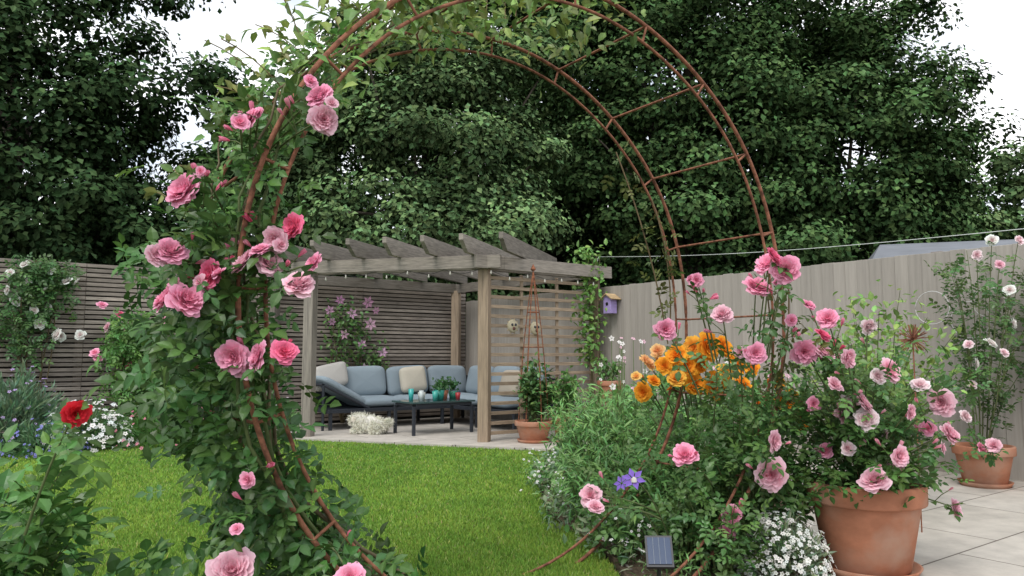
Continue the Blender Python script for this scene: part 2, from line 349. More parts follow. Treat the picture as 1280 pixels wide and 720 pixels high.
for i in range(7):
    t=-.07+i*.205
    s=FLp+(FRp-FLp)*t - rd*.5
    rel=s-C0; a0=rel@E1; b0=rel@E2; la=(-.1-a0)/(rd@E1); lb=(.1-b0)/(rd@E2) if rd@E2<0 else 99
    l=min(la if la>0 else 99, lb if lb>0 else 99)
    sd_=np.cross(rd,UP); z0=2.16; prof=[(0,.19),(0,.12),(.16,0),(l,0),(l,.19)]
    v=[s+rd*x_+UP*(z0+z_)+sd_*q for q in(-.026,.026) for x_,z_ in prof]
    mb.add(v,[(0,1,2,3,4),(9,8,7,6,5)]+[(k,k+5,(k+1)%5+5,(k+1)%5) for k in range(5)],'woodh',GC*random.uniform(.8,1.3))
mb.build('pergola',.004)
mb=MB()
for i in range(17):
    z=.12+i*.112; beamc=WC*random.uniform(.9,1.25)
    mb.box((FRp+BRp)/2+UP*z,E1,E2,UP,(np.linalg.norm(BRp-FRp)-.13,.02,.04),'woodh',beamc)
for a in(-1.3,-.75): mb.box(L(a,3.228,1.02),E1,E2,UP,(.04,.018,1.9),'woodv',WC)
mb.build('trellis_screen',.002)
for X,Y in((648,408),(674,410)):
    mb=MB(); 
    a=-1.85+ (X-618)/130*1.7; c=L(a,3.262,P(X,Y,9.1)[2]); R=np.stack([E1,UP,E2],-1)
    mb.lathe(c,[(0,.03),(.05,.03),(.062,.018),(.07,.022),(.078,.0)],'stone',(.45,.4,.28),24,R=R)
    for s in(-.025,.025): mb.lathe(c+E1*s+UP*.015+E2*.03,[(0,.01),(.014,.006),(.017,0)],'stone',(.05,.05,.06),12,R=R)
    mb.lathe(c-UP*.03+E2*.028,[(0,.008),(.02,.004),(.022,0)],'stone',(.12,.05,.04),12,R=R)
    for s in range(10):
        a_=s*math.pi/5; mb.tube([c+.07*(math.cos(a_)*E1+math.sin(a_)*UP),c+.1*(math.cos(a_)*E1+math.sin(a_)*UP)],[.012,.002],'stone',(.35,.28,.18),5)
    mb.build('face_plaque')
mb=MB(); tl=np.linspace(0,1,60); A=FLp+UP*2.0-fn*.12; B=FRp+UP*2.0-fn*.12
pts=A+(B-A)*tl[:,None]; pts[:,2]-=.05*abs(np.sin(tl*math.pi*5)); mb.tube(pts,.003,'metal',(.02,.02,.02),4)
A=FRp+UP*1.98+E2*.13; B=BRp+UP*1.98+E2*.13; p2=A+(B-A)*tl[:40,None]/tl[39]; p2[:,2]-=.06*abs(np.sin(tl[:40]*14)); mb.tube(p2,.003,'metal',(.02,.02,.02),4)
for p in list(pts[::7])+list(p2[::6]): mb.lathe(p-UP*.03,[(0,-.018),(.010,-.01),(.012,0),(.007,.018),(.006,.03)],'gloss',(.5,.48,.42),10)
mb.build('string_lights')
# ---------- sofa
FR_=(.03,.035,.045); CU=np.array([.26,.315,.355])
par=bpy.data.objects.new('corner_sofa',None); scene.collection.objects.link(par)
mb=MB()
for a in(-2.75,-1.9,-1.05,-.25):
    for b in(.3,1.0): mb.box(L(a,b,.15),E1,E2,UP,(.04,.04,.3),'metal',FR_)
for a in(-.98,-.25):
    for b in(1.8,2.65): mb.box(L(a,b,.15),E1,E2,UP,(.04,.04,.3),'metal',FR_)
mb.box(L(-1.5,.65,.275),E1,E2,UP,(2.6,.76,.05),'metal',FR_); mb.box(L(-.615,1.85,.278),E1,E2,UP,(.77,1.66,.05),'metal',FR_)
mb.box(L(-1.5,.28,.5),E1,E2,UP,(2.58,.035,.4),'metal',FR_); mb.box(L(-.225,1.5,.5),E1,E2,UP,(.035,2.4,.4),'metal',FR_)
for b in(.34,.99): mb.tube([L(-2.2,b,.3),L(-2.85,b,.62)],.022,'metal',FR_,6)
mb.tube([L(-2.85,.34,.62),L(-2.85,.99,.62)],.022,'metal',FR_,6)
for b in(.34,.99): mb.tube([L(-2.85,b,.62),L(-2.85,b,0.)],.02,'metal',FR_,6)
mb.build('frame',.003,par)
mb=MB()
for i,a in enumerate((-1.95,-1.25)): mb.pillow(L(a,.68,.37),E1,E2,UP,(.72,.66,.15),'fabric',CU)
mb.pillow(L(-.6,.68,.37),E1,E2,UP,(.68,.66,.15),'fabric',CU*.95)
for b in(1.36,2.1): mb.pillow(L(-.64,b,.37),E1,E2,UP,(.66,.72,.15),'fabric',CU)
rk=nrm(-E1*.65+UP*.36); rn=nrm(np.cross(E2,rk)); rn=rn if rn[2]>0 else -rn
mb.pillow(L(-2.52,.67,.53),rk,E2,rn,(.78,.66,.13),'fabric',CU*1.05)
for a in(-2.0,-1.3,-.6): mb.pillow(L(a,.40,.64),nrm(E1+random.uniform(-.06,.06)*UP),nrm(UP-.22*E2),nrm(E2+.22*UP),(.68,.44,.17),'fabric',CU*random.uniform(.9,1.05))
for b in(.95,1.6,2.25): mb.pillow(L(-.36,b,.64),E2,nrm(UP+.22*E1),nrm(-E1+.22*UP),(.62,.44,.17),'fabric',CU*random.uniform(.85,1.))
mb.pillow(L(-2.55,.5,.72),nrm(E1+.2*UP),nrm(UP-.4*E2),nrm(E2+.4*UP),(.5,.36,.14),'fabric',(.45,.43,.4))
mb.pillow(L(-1.3,.58,.66),nrm(E1+.08*UP),nrm(UP-.3*E2),nrm(E2+.3*UP),(.42,.38,.15),'fabric',(.5,.46,.38))
mb.pillow(L(-.52,1.95,.62),E2,nrm(UP+.3*E1),nrm(-E1+.3*UP),(.42,.38,.15),'fabric',(.42,.37,.3))
mb.build('cushions',0,par)
par=bpy.data.objects.new('coffee_table',None); scene.collection.objects.link(par); TC=L(-1.78,2.0)
mb=MB()
for s in(-1,1):
    for t in(-1,1): mb.box(TC+E1*s*.42+E2*t*.24+UP*.205,E1,E2,UP,(.035,.035,.35),'metal',FR_)
    mb.box(TC+E1*s*.42+UP*.395,E1,E2,UP,(.03,.44,.03),'metal',FR_); mb.box(TC+E2*s*.24+UP*.395,E1,E2,UP,(.80,.03,.03),'metal',FR_)
mb.build('legs',.002,par); mb=MB(); mb.box(TC+UP*.427,E1,E2,UP,(.92,.54,.022),'glass',(.05,.09,.09)); mb.build('table_top',.003,par)
mb=MB()
def cup(p,r,h,c,m='gloss'): mb.lathe(p,[(0,.0),(r*.75,0),(r,h),(r*.9,h),(r*.7,.01)],m,c,18)
tz=.44
for (s,t,r,h,c) in [(-.33,.0,.035,.15,(.05,.4,.38)),(-.25,.12,.03,.13,(.55,.6,.6)),(-.15,-.05,.05,.10,(.6,.6,.55)),(.02,.1,.07,.13,(.03,.30,.24)),(.18,-.08,.075,.12,(.5,.18,.1)),(.3,.1,.035,.09,(.45,.04,.05)),(-.08,.17,.04,.12,(.05,.35,.3)),(.36,-.12,.06,.10,(.05,.3,.2))]:
    cup(TC+E1*s+E2*t+UP*tz,r,h,c)
n=260; k=rng.integers(0,3,n); cen=np.stack([TC+E1*.02+E2*.1,TC+E1*.18-E2*.08,TC+E1*.36-E2*.12])[k]; pts=cen+rng.normal(0,.04,(n,3))+UP*(tz+.17)
mb.scatter(LEAF,pts,frames(rnd(n)+UP*.7,rnd(n)),.055,'leaf',gcol(n,(.06,.16,.05))); mb.build('tableware',0,par)
# ---------- pots
def pot(c,r,h,name='terracotta_pot',parent=None,col=(.40,.17,.10),saucer=True):
    mb=MB(); z=0
    if saucer: mb.lathe(c,[(0,.0),(r*.78,0),(r*.88,.035),(r*.84,.035),(r*.76,.012),(0,.012)],'terra',np.array(col)*.9,40); z=.014
    pr=[(0,z),(r*.66,z),(r*.7,z+.01),(r*.90,h*.76),(r*.905,h*.77),(r*.99,h*.78),(r,h*.80),(r*1.0,h*.97),(r*.985,h),(r*.9,h),(r*.88,h*.9),(0,h*.9)]
    mb.lathe(c,pr,'terra',col,48)
    mb.lathe(c,[(0,h*.915),(r*.87,h*.905)],'soil',(.05,.035,.025),30)
    return mb.build(name,0,parent)
def bez(q,m,b,t): t=t[:,None]; return (1-t)**2*q+2*t*(1-t)*m+t*t*b
def bush(mb,base,n,h,spread,nl,ls,col,T=COMP,hj=.35,stemr=.006,base_r=.08,lean=(0,0,0),stemcol=(.09,.11,.04),tmin=.2,off=.03,stems=True,ln=1.0):
    base=np.asarray(base,float)
    for i in range(n):
        a=random.uniform(0,2*math.pi); rr=spread*math.sqrt(random.random()); hh=h*random.uniform(1-hj,1)*(1-.25*(rr/spread)**2)
        tip=base+np.array([math.cos(a)*rr,math.sin(a)*rr,hh])+np.array(lean)*hh
        q=base+np.array([math.cos(a),math.sin(a),0])*base_r*random.random(); mid=q*.5+tip*.5+np.array([-math.cos(a)*rr*.2,-math.sin(a)*rr*.2,hh*.15])
        if stems: mb.tube(bez(q,mid,tip,np.linspace(0,1,8)),np.linspace(stemr,stemr*.3,8),'stem',stemcol,5)
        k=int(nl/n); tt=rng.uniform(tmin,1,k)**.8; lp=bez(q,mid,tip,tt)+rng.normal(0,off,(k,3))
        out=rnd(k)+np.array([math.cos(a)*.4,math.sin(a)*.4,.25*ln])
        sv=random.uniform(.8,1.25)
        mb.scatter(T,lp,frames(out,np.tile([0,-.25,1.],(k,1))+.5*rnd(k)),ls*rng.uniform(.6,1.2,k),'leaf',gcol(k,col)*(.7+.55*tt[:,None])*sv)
RG=(.08,.165,.044)
pc=G(1070,706)+UP*.03; pc[1]=3.55; pc[0]=(1070-640)/950*3.57
par=bpy.data.objects.new('potted_rose_bush',None); scene.collection.objects.link(par)
pot(pc,.255,.40,'terracotta_pot',par)
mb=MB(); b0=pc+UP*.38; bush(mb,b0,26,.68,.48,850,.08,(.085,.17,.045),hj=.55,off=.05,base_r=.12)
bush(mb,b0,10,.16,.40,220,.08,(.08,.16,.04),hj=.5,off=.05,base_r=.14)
def fl(lst,d,dv=.15,k=1.02): return [(P(X,Y,d+random.uniform(-dv,dv)),s/2/950*d*k,c) for X,Y,s,c in lst]
roses(mb,fl([(1087,408,22,PALE),(1115,463,30,LP),(1066,507,32,PALE),(1084,524,28,PALE),(1054,518,24,LP),(1175,503,32,LP),(1190,542,28,LP),(1092,598,32,LP),(1126,570,24,LP),(1030,562,22,PINK),(1197,635,24,LP),(1150,480,20,PALE),(1062,448,24,LP),(1006,440,32,PINK),(1032,440,26,LP),(1034,397,26,PINK),(1030,418,22,HOT),(1012,380,18,PINK),(1120,582,18,LP),(1082,503,26,LP),(1098,470,18,PALE),(1140,515,18,LP),(1060,560,18,PALE),(1160,535,18,PINK),(1108,545,18,PALE),(1045,480,20,LP),(1018,505,18,PINK),(1180,560,16,LP)],3.35),anchor=lambda p:b0+ (p-b0)*np.array([.35,.35,.45]),buds=3,leaves=4)
mb.build('rose_bush',0,par)
p2c=G(1232,612); p2c[2]=.03
par=bpy.data.objects.new('potted_climbing_rose',None); scene.collection.objects.link(par); pot(p2c,.21,.30,'terracotta_pot',par)
mb=MB(); b1=p2c+UP*.28; bush(mb,b1,9,1.75,.4,480,.09,(.08,.15,.045),hj=.5,off=.05,lean=(.12,0,0),tmin=.1)
roses(mb,fl([(1222,318,14,PALE),(1240,428,16,WH),(1262,362,14,WH),(1210,430,12,PALE),(1242,556,18,LP),(1228,560,16,PINK),(1208,520,16,PALE),(1268,405,14,WH),(1222,455,14,WH),(1275,300,14,PALE),(1240,300,14,WH),(1256,440,12,PALE),(1215,480,12,PALE),(1250,330,12,LP)],5.4,.1),anchor=lambda p:b1*.4+p*.6+np.array([0,0,-.08]))
mb.build('climbing_rose',0,par)
par=bpy.data.objects.new('potted_shrub',None); scene.collection.objects.link(par); c=np.array([4.15,5.75,.03]); pot(c,.2,.3,'terracotta_pot',par)
mb=MB(); bush(mb,c+UP*.28,10,1.95,.3,650,.09,(.08,.16,.05),hj=.4,off=.06,lean=(-.1,0,0)); mb.build('shrub',0,par)
par=bpy.data.objects.new('potted_obelisk_plant',None); scene.collection.objects.link(par); c=G(667,556)+UP*.03; pot(c,.215,.24,'terracotta_pot',par)
mb=MB(); bush(mb,c+UP*.2,22,.8,.24,1000,.07,(.075,.15,.045),T=LEAF,hj=.4,off=.04); mb.build('leafy_plant',0,par)
mb=MB(); top=c+UP*2.0
for i in range(6):
    a=i*math.pi/3; q=c+np.array([math.cos(a)*.17,math.sin(a)*.17,.2]); mb.tube(bez(q,q*.5+top*.5+np.array([math.cos(a),math.sin(a),0])*.05,top-UP*.05,np.linspace(0,1,8)),.006,'rust',(.28,.11,.06),5)
for z,r in((.6,.155),(1.1,.115),(1.5,.07)):
    an=np.linspace(0,2*math.pi,20); mb.tube(np.stack([c[0]+np.cos(an)*r,c[1]+np.sin(an)*r,np.full(20,z)],-1),.005,'rust',(.28,.11,.06),5)
mb.lathe(top-UP*.03,[(0,-.03),(.025,-.015),(.03,0),(.02,.02),(0,.06)],'rust',(.28,.11,.06),12)
mb.build('obelisk',0,par)
par=bpy.data.objects.new('potted_plant',None); scene.collection.objects.link(par); c=G(706,556)+UP*.03; pot(c,.14,.30,'terracotta_pot',par)
mb=MB(); bush(mb,c+UP*.27,14,.55,.25,500,.07,(.09,.19,.05),T=LEAF); mb.build('foliage',0,par)
par=bpy.data.objects.new('potted_plant',None); scene.collection.objects.link(par); c=L(-.5,3.9,.03)
mbp=MB(); mbp.box(c+UP*.22,E1,E2,UP,(.4,.4,.4),'woodh',(.2,.15,.11)); mbp.build('plant_stand',.01,par)
pot(c+UP*.42,.15,.26,'terracotta_pot',par); mb=MB(); bush(mb,c+UP*.66,10,.3,.18,200,.06,(.09,.19,.05),T=LEAF); mb.build('foliage',0,par)
# ---------- arch
u=nrm(np.array([math.cos(math.radians(34.5)),math.sin(math.radians(34.5)),0])); ax=np.array([-u[1],u[0],0]); RC=np.array([.255,2.95,1.2]); DP=.62
def ring(phi,R,k): phi=np.atleast_1d(phi); return RC+ax*DP*k+R*(np.cos(phi)[:,None]*u+np.sin(phi)[:,None]*UP)
RU=(.27,.115,.07)
mb=MB()
for k in(0,1):
    for R,r in((1.285,.0085),(1.205,.0065)):
        ph0=-math.asin(min(1,1.2/R)); ph=np.linspace(ph0+.02,math.pi-ph0-.02,110); q_=ring(ph,R,k); q_+=ax*.004*np.sin(ph*7+k)[:,None]; mb.tube(q_,r,'rust',RU,8)
for i in range(15):
    ph=math.radians(-36+i*18)
    a=ring(ph,1.285,0)[0]; b=ring(ph,1.285,1)[0]; mb.tube([a,b],.0055,'rust',RU,6)
    for k in(0,1): mb.tube([ring(ph,1.285,k)[0],ring(ph,1.205,k)[0]],.0055,'rust',RU,6)
mb.build('garden_arch')
mb=MB()
for i in range(9):
    k=random.uniform(0,1); Rr=random.uniform(1.17,1.32); p1=random.uniform(95,175); ph=np.radians(np.linspace(242,p1,30)); ofs=np.cumsum(rng.normal(0,.014,(30,3)),0)
    pts=np.concatenate([ring(p,Rr,k) for p in ph])+ofs
    pts=pts[pts[:,2]>.0]
    mb.tube(pts,np.linspace(.008,.003,len(pts)),'stem',(.14,.11,.06) if i%2 else (.09,.12,.04),6)
def clead(n,a0,a1,sig,T,ls,col,bias=0.,shift=.05,kk=(-.05,1.05),thr=-.7):
    ph=np.radians(rng.uniform(a0,a1,n)); k=rng.uniform(*kk,n)
    c=RC+ax*DP*k[:,None]+(1.24+shift+np.abs(rng.normal(0,sig,n))*rng.choice([1,1,-.6],n))[:,None]*(np.cos(ph)[:,None]*u+np.sin(ph)[:,None]*UP)+rng.normal(0,.03,(n,3))
    clump=np.sin(ph*23+k*5)+np.sin(ph*41+2)+rng.normal(0,.8,n); keep=(clump>thr)&(c[:,2]>.03); c=c[keep]; n=len(c)
    mb.scatter(T,c,frames(rnd(n)+np.array([-.2,-.3,-.15]),np.tile([-.1,-.6,.8],(n,1))+.45*rnd(n)),ls*rng.uniform(.6,1.25,n),'leaf',gcol(n,col,.35)*(1+.25*np.sin(ph*31)[keep])[:,None])
clead(1000,162,243,.075,COMP,.11,(.08,.17,.044),shift=.015,thr=-1.1)
clead(330,190,246,.13,COMP,.11,(.07,.155,.04),shift=.03,thr=-1.2)
clead(240,172,200,.11,COMP,.10,(.075,.16,.042),shift=.06)
clead(300,138,168,.07,COMP,.09,(.11,.22,.055),shift=.02)
clead(1000,100,152,.10,LEAF,.062,(.19,.29,.08),shift=.02)
clead(620,76,112,.08,LEAF,.06,(.20,.29,.08),shift=.02)
for i in range(34):
    ph=math.radians(random.uniform(90,170)); q=ring(ph,1.27,random.random())[0]; out=nrm((q-RC-ax*.25)+UP*.3+rnd(1)[0]*.5); l=random.uniform(.12,.34); tip=q+out*l
    mb.tube(bez(q,q+out*l*.5+UP*.05,tip,np.linspace(0,1,6)),.0022,'stem',(.22,.16,.08),4)
    t=rng.uniform(.2,1,9); lp=bez(q,q+out*l*.5+UP*.05,tip,t); mb.scatter(LEAF,lp,frames(rnd(9)+out*.4,rnd(9)+UP),.045*rng.uniform(.6,1.2,9),'leaf',gcol(9,(.22,.26,.09)))
def anchL(p):
    rel=p-(RC+ax*DP*.4); h=rel@u; v=rel[2]-.12; a=math.atan2(v,h); return ring(a,1.25,.4)[0]
roses(mb,fl([(227,236,48,PINK),(398,118,38,PINK),(405,149,36,LP),(310,148,34,PINK),(300,152,24,PINK),(365,283,34,HOT),(343,300,32,LP),(302,326,42,LP),(338,328,38,LP),(373,353,40,LP),(391,328,26,PINK),(260,342,36,HOT),(214,312,38,PINK),(198,318,30,LP),(205,370,38,PINK),(235,373,46,PINK),(290,446,42,PINK),(320,444,36,PINK),(356,438,32,HOT),(322,140,20,PINK),(290,712,54,LP),(437,720,36,PINK),(308,600,24,PINK),(295,660,18,PINK),(352,306,22,LP),(218,352,18,PINK),(250,214,14,PINK),(325,310,26,PINK),(272,340,22,PINK),(306,462,26,LP),(388,100,20,PINK),(415,128,18,LP),(248,352,22,LP)],2.15,.05),anchor=anchL,buds=3,leaves=3)
for (X,Y,X2,Y2) in((835,430,770,190),(838,400,815,250),(960,560,955,340),(965,520,985,345)):
    d=3.9 if X<900 else 3.5; q=P(X,Y,d); tip=P(X2,Y2,d); mb.tube(bez(q,(q+tip)/2+np.array([.06,0,0]),tip,np.linspace(0,1,12)),.004,'stem',(.14,.10,.05),5)
    n=22; t=rng.uniform(.1,1,n); lp=bez(q,(q+tip)/2+np.array([.06,0,0]),tip,t)+rng.normal(0,.03,(n,3)); mb.scatter(COMP,lp,frames(rnd(n)+UP*.2,rnd(n)+UP),.085*rng.uniform(.6,1.2,n),'leaf',gcol(n,(.12,.15,.045)))
mb.build('climbing_rose')
# ---------- right flower bed plants
mb=MB(); b0=np.array([1.12,3.7,.04])
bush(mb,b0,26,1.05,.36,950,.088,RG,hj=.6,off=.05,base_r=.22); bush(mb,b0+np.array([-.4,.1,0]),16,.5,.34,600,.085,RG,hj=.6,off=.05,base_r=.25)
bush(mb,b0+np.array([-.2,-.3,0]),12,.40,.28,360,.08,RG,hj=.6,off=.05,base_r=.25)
roses(mb,fl([(958,328,36,PINK),(982,337,34,PINK),(947,357,34,PINK),(968,318,24,HOT),(870,350,18,PINK),(902,392,26,LP),(832,411,26,PINK),(945,441,26,PINK),(856,568,30,PINK),(964,594,40,LP),(738,618,28,LP),(905,670,28,PINK),(916,645,24,PINK),(970,552,24,LP),(745,632,20,LP),(975,350,20,PINK),(862,348,12,PINK),(990,400,16,PINK),(925,440,16,LP)],3.3,.1),anchor=lambda p:b0+(p-b0)*np.array([.6,.6,.72]),buds=3,leaves=4)
mb.build('rose_bush')
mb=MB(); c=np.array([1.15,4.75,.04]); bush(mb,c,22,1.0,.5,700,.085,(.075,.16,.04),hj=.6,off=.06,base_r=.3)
roses(mb,fl([(888,433,30,ORG),(858,457,28,ORG),(895,482,28,ORG),(878,455,22,ORG),(985,503,26,ORG),(1002,525,24,ORG),(922,452,26,ORG),(803,490,20,ORG),(845,443,24,ORG),(908,466,22,(1,.60,.12)),(810,452,20,(.97,.6,.3)),(992,515,20,ORG),(870,480,24,ORG),(907,432,22,ORG),(866,434,22,(1,.55,.1)),(830,457,18,ORG),(930,478,20,ORG),(822,438,16,(.97,.6,.3)),(846,472,20,(1,.55,.1)),(975,480,16,ORG),(818,475,14,ORG),(795,470,12,(.97,.6,.2)),(940,460,16,ORG)],3.95,.08,1.18),anchor=lambda p:c+(p-c)*np.array([.6,.6,.75]),buds=1,leaves=1)
mb.build('orange_rose_bush')
mb=MB()
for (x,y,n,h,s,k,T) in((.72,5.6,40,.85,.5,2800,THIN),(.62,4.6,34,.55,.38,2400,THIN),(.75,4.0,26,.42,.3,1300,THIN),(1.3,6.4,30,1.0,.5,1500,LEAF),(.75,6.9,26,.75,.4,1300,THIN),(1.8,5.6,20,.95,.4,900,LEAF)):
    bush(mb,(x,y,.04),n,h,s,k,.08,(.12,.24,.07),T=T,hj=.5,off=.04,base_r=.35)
mb.build('herbaceous_perennials')
mb=MB()
EX=[3.0,3.6,4.0,4.8,6.0,7.2,8.0]; EY=[.56,.55,.45,.26,.24,.44,.58]
for i in range(34):
    t=i/33; y=3.15+t*4.9; xs=np.interp(y,EX,EY)+random.uniform(-.02,.1)
    if y<3.7 and random.random()<.4: continue
    bush(mb,(xs,y,.01),7,random.uniform(.12,.28),.17,130,.05,(.12,.23,.07) if i%3 else (.16,.22,.12),T=THIN if i%2 else LEAF,hj=.6,off=.03,base_r=.1,stems=False,tmin=0.)
n=110; yy=rng.uniform(3.3,6.5,n); pts=np.stack([np.interp(yy,EX,EY)+rng.normal(.02,.08,n),yy,rng.uniform(.1,.26,n)],-1)
mb.scatter(STAR5,pts,flower_frames(rnd(n)*.5+np.array([0,-.6,.8])),rng.uniform(.008,.014,n),'petal',gcol(n,(.8,.78,.76),.1,.05))
mb.build('edging_plants')
mb=MB()
n=70; pts=np.stack([rng.uniform(.7,1.9,n),rng.uniform(5.0,6.6,n),rng.uniform(.7,1.15,n)],-1); mb.scatter(STAR5,pts,flower_frames(rnd(n)*.6+np.array([0,-1,.6])),rng.uniform(.015,.03,n),'petal',np.where(rng.random((n,1))<.5,np.array([[.8,.5,.6]]),np.array([[.85,.8,.78]])))
for p in pts: mb.tube([np.array([p[0],p[1],.04]),p],.002,'stem',(.12,.18,.06),4)
mb.build('cottage_flowers')
mb=MB(); p=P(792,599,3.2)
mb.scatter(STAR6,p[None],flower_frames(np.array([[-.1,-.8,.6]])),np.array([.052]),'petal',np.array([[.26,.16,.58]])); mb.lathe(p+np.array([0,-.01,.0]),[(0,.012),(.01,.006),(.012,-.01)],'petal',(.7,.68,.6),10)
p_=P(777,604,3.3); mb.scatter(STAR6,p_[None],flower_frames(np.array([[-.6,-.6,.5]])),np.array([.04]),'petal',np.array([[.26,.16,.58]]))
q=np.array([.75,3.5,.04]); mb.tube(bez(q,(q+p)/2+UP*.15,p,np.linspace(0,1,8)),.003,'stem',(.1,.12,.05)); bush(mb,q,8,.5,.2,160,.06,RG,T=LEAF); mb.build('clematis')
def mound(name,c,r,h,nl,nf,fc,lcol=(.13,.18,.11),ls=.03,fs=.012):
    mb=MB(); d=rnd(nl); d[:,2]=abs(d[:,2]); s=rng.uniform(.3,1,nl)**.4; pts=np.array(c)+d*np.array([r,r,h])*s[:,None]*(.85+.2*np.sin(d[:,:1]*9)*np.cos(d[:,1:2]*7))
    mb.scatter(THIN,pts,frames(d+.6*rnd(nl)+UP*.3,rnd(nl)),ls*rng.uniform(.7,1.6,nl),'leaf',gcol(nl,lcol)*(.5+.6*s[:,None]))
    d=rnd(nf); d[:,2]=abs(d[:,2]); d[:,1]-=.2; pts=np.array(c)+nrm(d)*np.array([r,r,h])*1.03*rng.uniform(.85,1.08,(nf,1)); mb.scatter(STAR5,pts,flower_frames(d+np.array([0,-.3,.4])+.4*rnd(nf)),fs*rng.uniform(.7,1.3,nf),'petal',gcol(nf,fc,.1,.04))
    return mb.build(name)
mound('white_flowering_plant',np.array([1.2,3.45,.03]),.2,.27,2800,480,(.82,.82,.78),(.2,.27,.16))
mound('white_daisies',P(105,552,8.3)*[1,1,0],.5,.5,3500,420,(.85,.85,.83),(.11,.2,.08),.06,.028)
mound('lavender',P(15,552,8.0)*[1,1,0],.5,.85,3500,90,(.45,.35,.6),(.15,.24,.14),.09,.02)
mound('bedding_plants',P(215,553,8.8)*[1,1,0],.7,.45,3500,90,(.8,.3,.4),(.10,.22,.055),.07,.02)
mound('bedding_plants',P(330,548,9.3)*[1,1,0],.45,.55,2500,60,(.8,.6,.7),(.10,.22,.07),.07,.02)
mound('blue_flowers',P(55,560,7.8)*[1,1,0],.4,.35,2000,120,(.25,.25,.6),(.11,.22,.1),.05,.018)
mb=MB(); c=P(824,690,3.05); nz=nrm(np.array([-.1,-.75,.65])); xx=nrm(np.cross(np.array([.0,0.2,1]),nz)); yy=np.cross(nz,xx)
mb.box(c,xx,yy,nz,(.105,.13,.016),'metal',(.04,.04,.045)); mb.box(c+nz*.01,xx,yy,nz,(.09,.11,.004),'glass',(.03,.05,.10))
for s in(-.5,0,.5): mb.box(c+nz*.0125+xx*s*.045,xx,yy,nz,(.0015,.11,.001),'metal',(.2,.22,.25))
mb.tube([c-nz*.01,c-nz*.04-UP*.04,np.array([c[0],c[1]+.03,.04])],.009,'metal',(.03,.03,.03),8); mb.build('solar_light',.002)
par=bpy.data.objects.new('birdhouse',None); scene.collection.objects.link(par); c=L(-.1,3.5,P(775,383,9.75)[2])
mb=MB(); mb.box(c,E2,E1,UP,(.13,.11,.2),'metal',(.36,.28,.55)); mb.build('box',.003,par)
mb=MB()
for s in(-1,1):
    d_=nrm(E2*s*.8-UP*.5); n_=nrm(E2*s*.5+UP*.8); mb.box(c+UP*.135+d_*.06+n_*.01,d_,E1,n_,(.14,.17,.012),'woodh',(.42,.3,.17))
v=[c+UP*.1+E2*s*.065+E1*q for q in(-.054,.054) for s in(-1,1)]+[c+UP*.142+E1*q for q in(-.054,.054)]
mb.add(v,[(0,1,4),(2,5,3),(0,4,5,2),(1,3,5,4)],'metal',(.36,.28,.55)); mb.build('roof',0,par)
mb=MB(); mb.lathe(c-E1*.056+UP*.02,[(0,.002),(.022,.002),(.024,0)],'metal',(.01,.01,.01),20,R=np.stack([E2,UP,-E1],-1)); mb.tube([c-E1*.055-UP*.04,c-E1*.1-UP*.04],.005,'woodh',(.4,.3,.2)); mb.build('entrance',0,par)
mb=MB(); an=np.linspace(0,2*math.pi,30)
for X,Y,r in((1205,385,.14),(1245,378,.12),(1232,400,.15)):
    bb=7.25+(X-1190)*.011; c=L(-.08,bb,P(X,Y,L(0,bb)[1])[2]); mb.tube(c+r*(np.cos(an)[:,None]*E2+np.sin(an)[:,None]*UP),.003,'metal',(.6,.6,.58),5)
mb.tube([L(-.08,7.55,1.5),L(0,7.55,1.5)],.003,'metal',(.6,.6,.58)); mb.build('wire_wall_ornament')
mb=MB(); c=P(1141,424,4.3)
for k in rnd(70):
    mb.tube([c,c+k*.085],.0024,'rust',RU,3)
mb.tube([c,np.array([c[0],c[1],.03])],.004,'rust',RU,5); mb.build('rusty_allium_stake')
mb=MB(); c=np.array([2.35,5.0,.03]); bush(mb,c,30,1.5,.5,2300,.055,(.17,.27,.07),T=LEAF,hj=.4,off=.06,tmin=.45,base_r=.1); mb.build('young_shrub')
mb=MB(); bush(mb,np.array([3.0,6.3,.03]),14,.9,.5,700,.08,(.1,.18,.055),T=LEAF,hj=.6,off=.06); mb.build('shrub')
mb=MB(); A=P(748,321,9.8); B=P(1330,281,4.6); t=np.linspace(0,1,20)[:,None]; pts=A+(B-A)*t; pts[:,2]-=.03*np.sin(t[:,0]*math.pi)*2; mb.tube(pts,.0026,'metal',(.65,.68,.65),5)
mb.tube([A,L(-.14,3.25,2.0)],.0028,'metal',(.7,.7,.7),5); mb.build('washing_line')
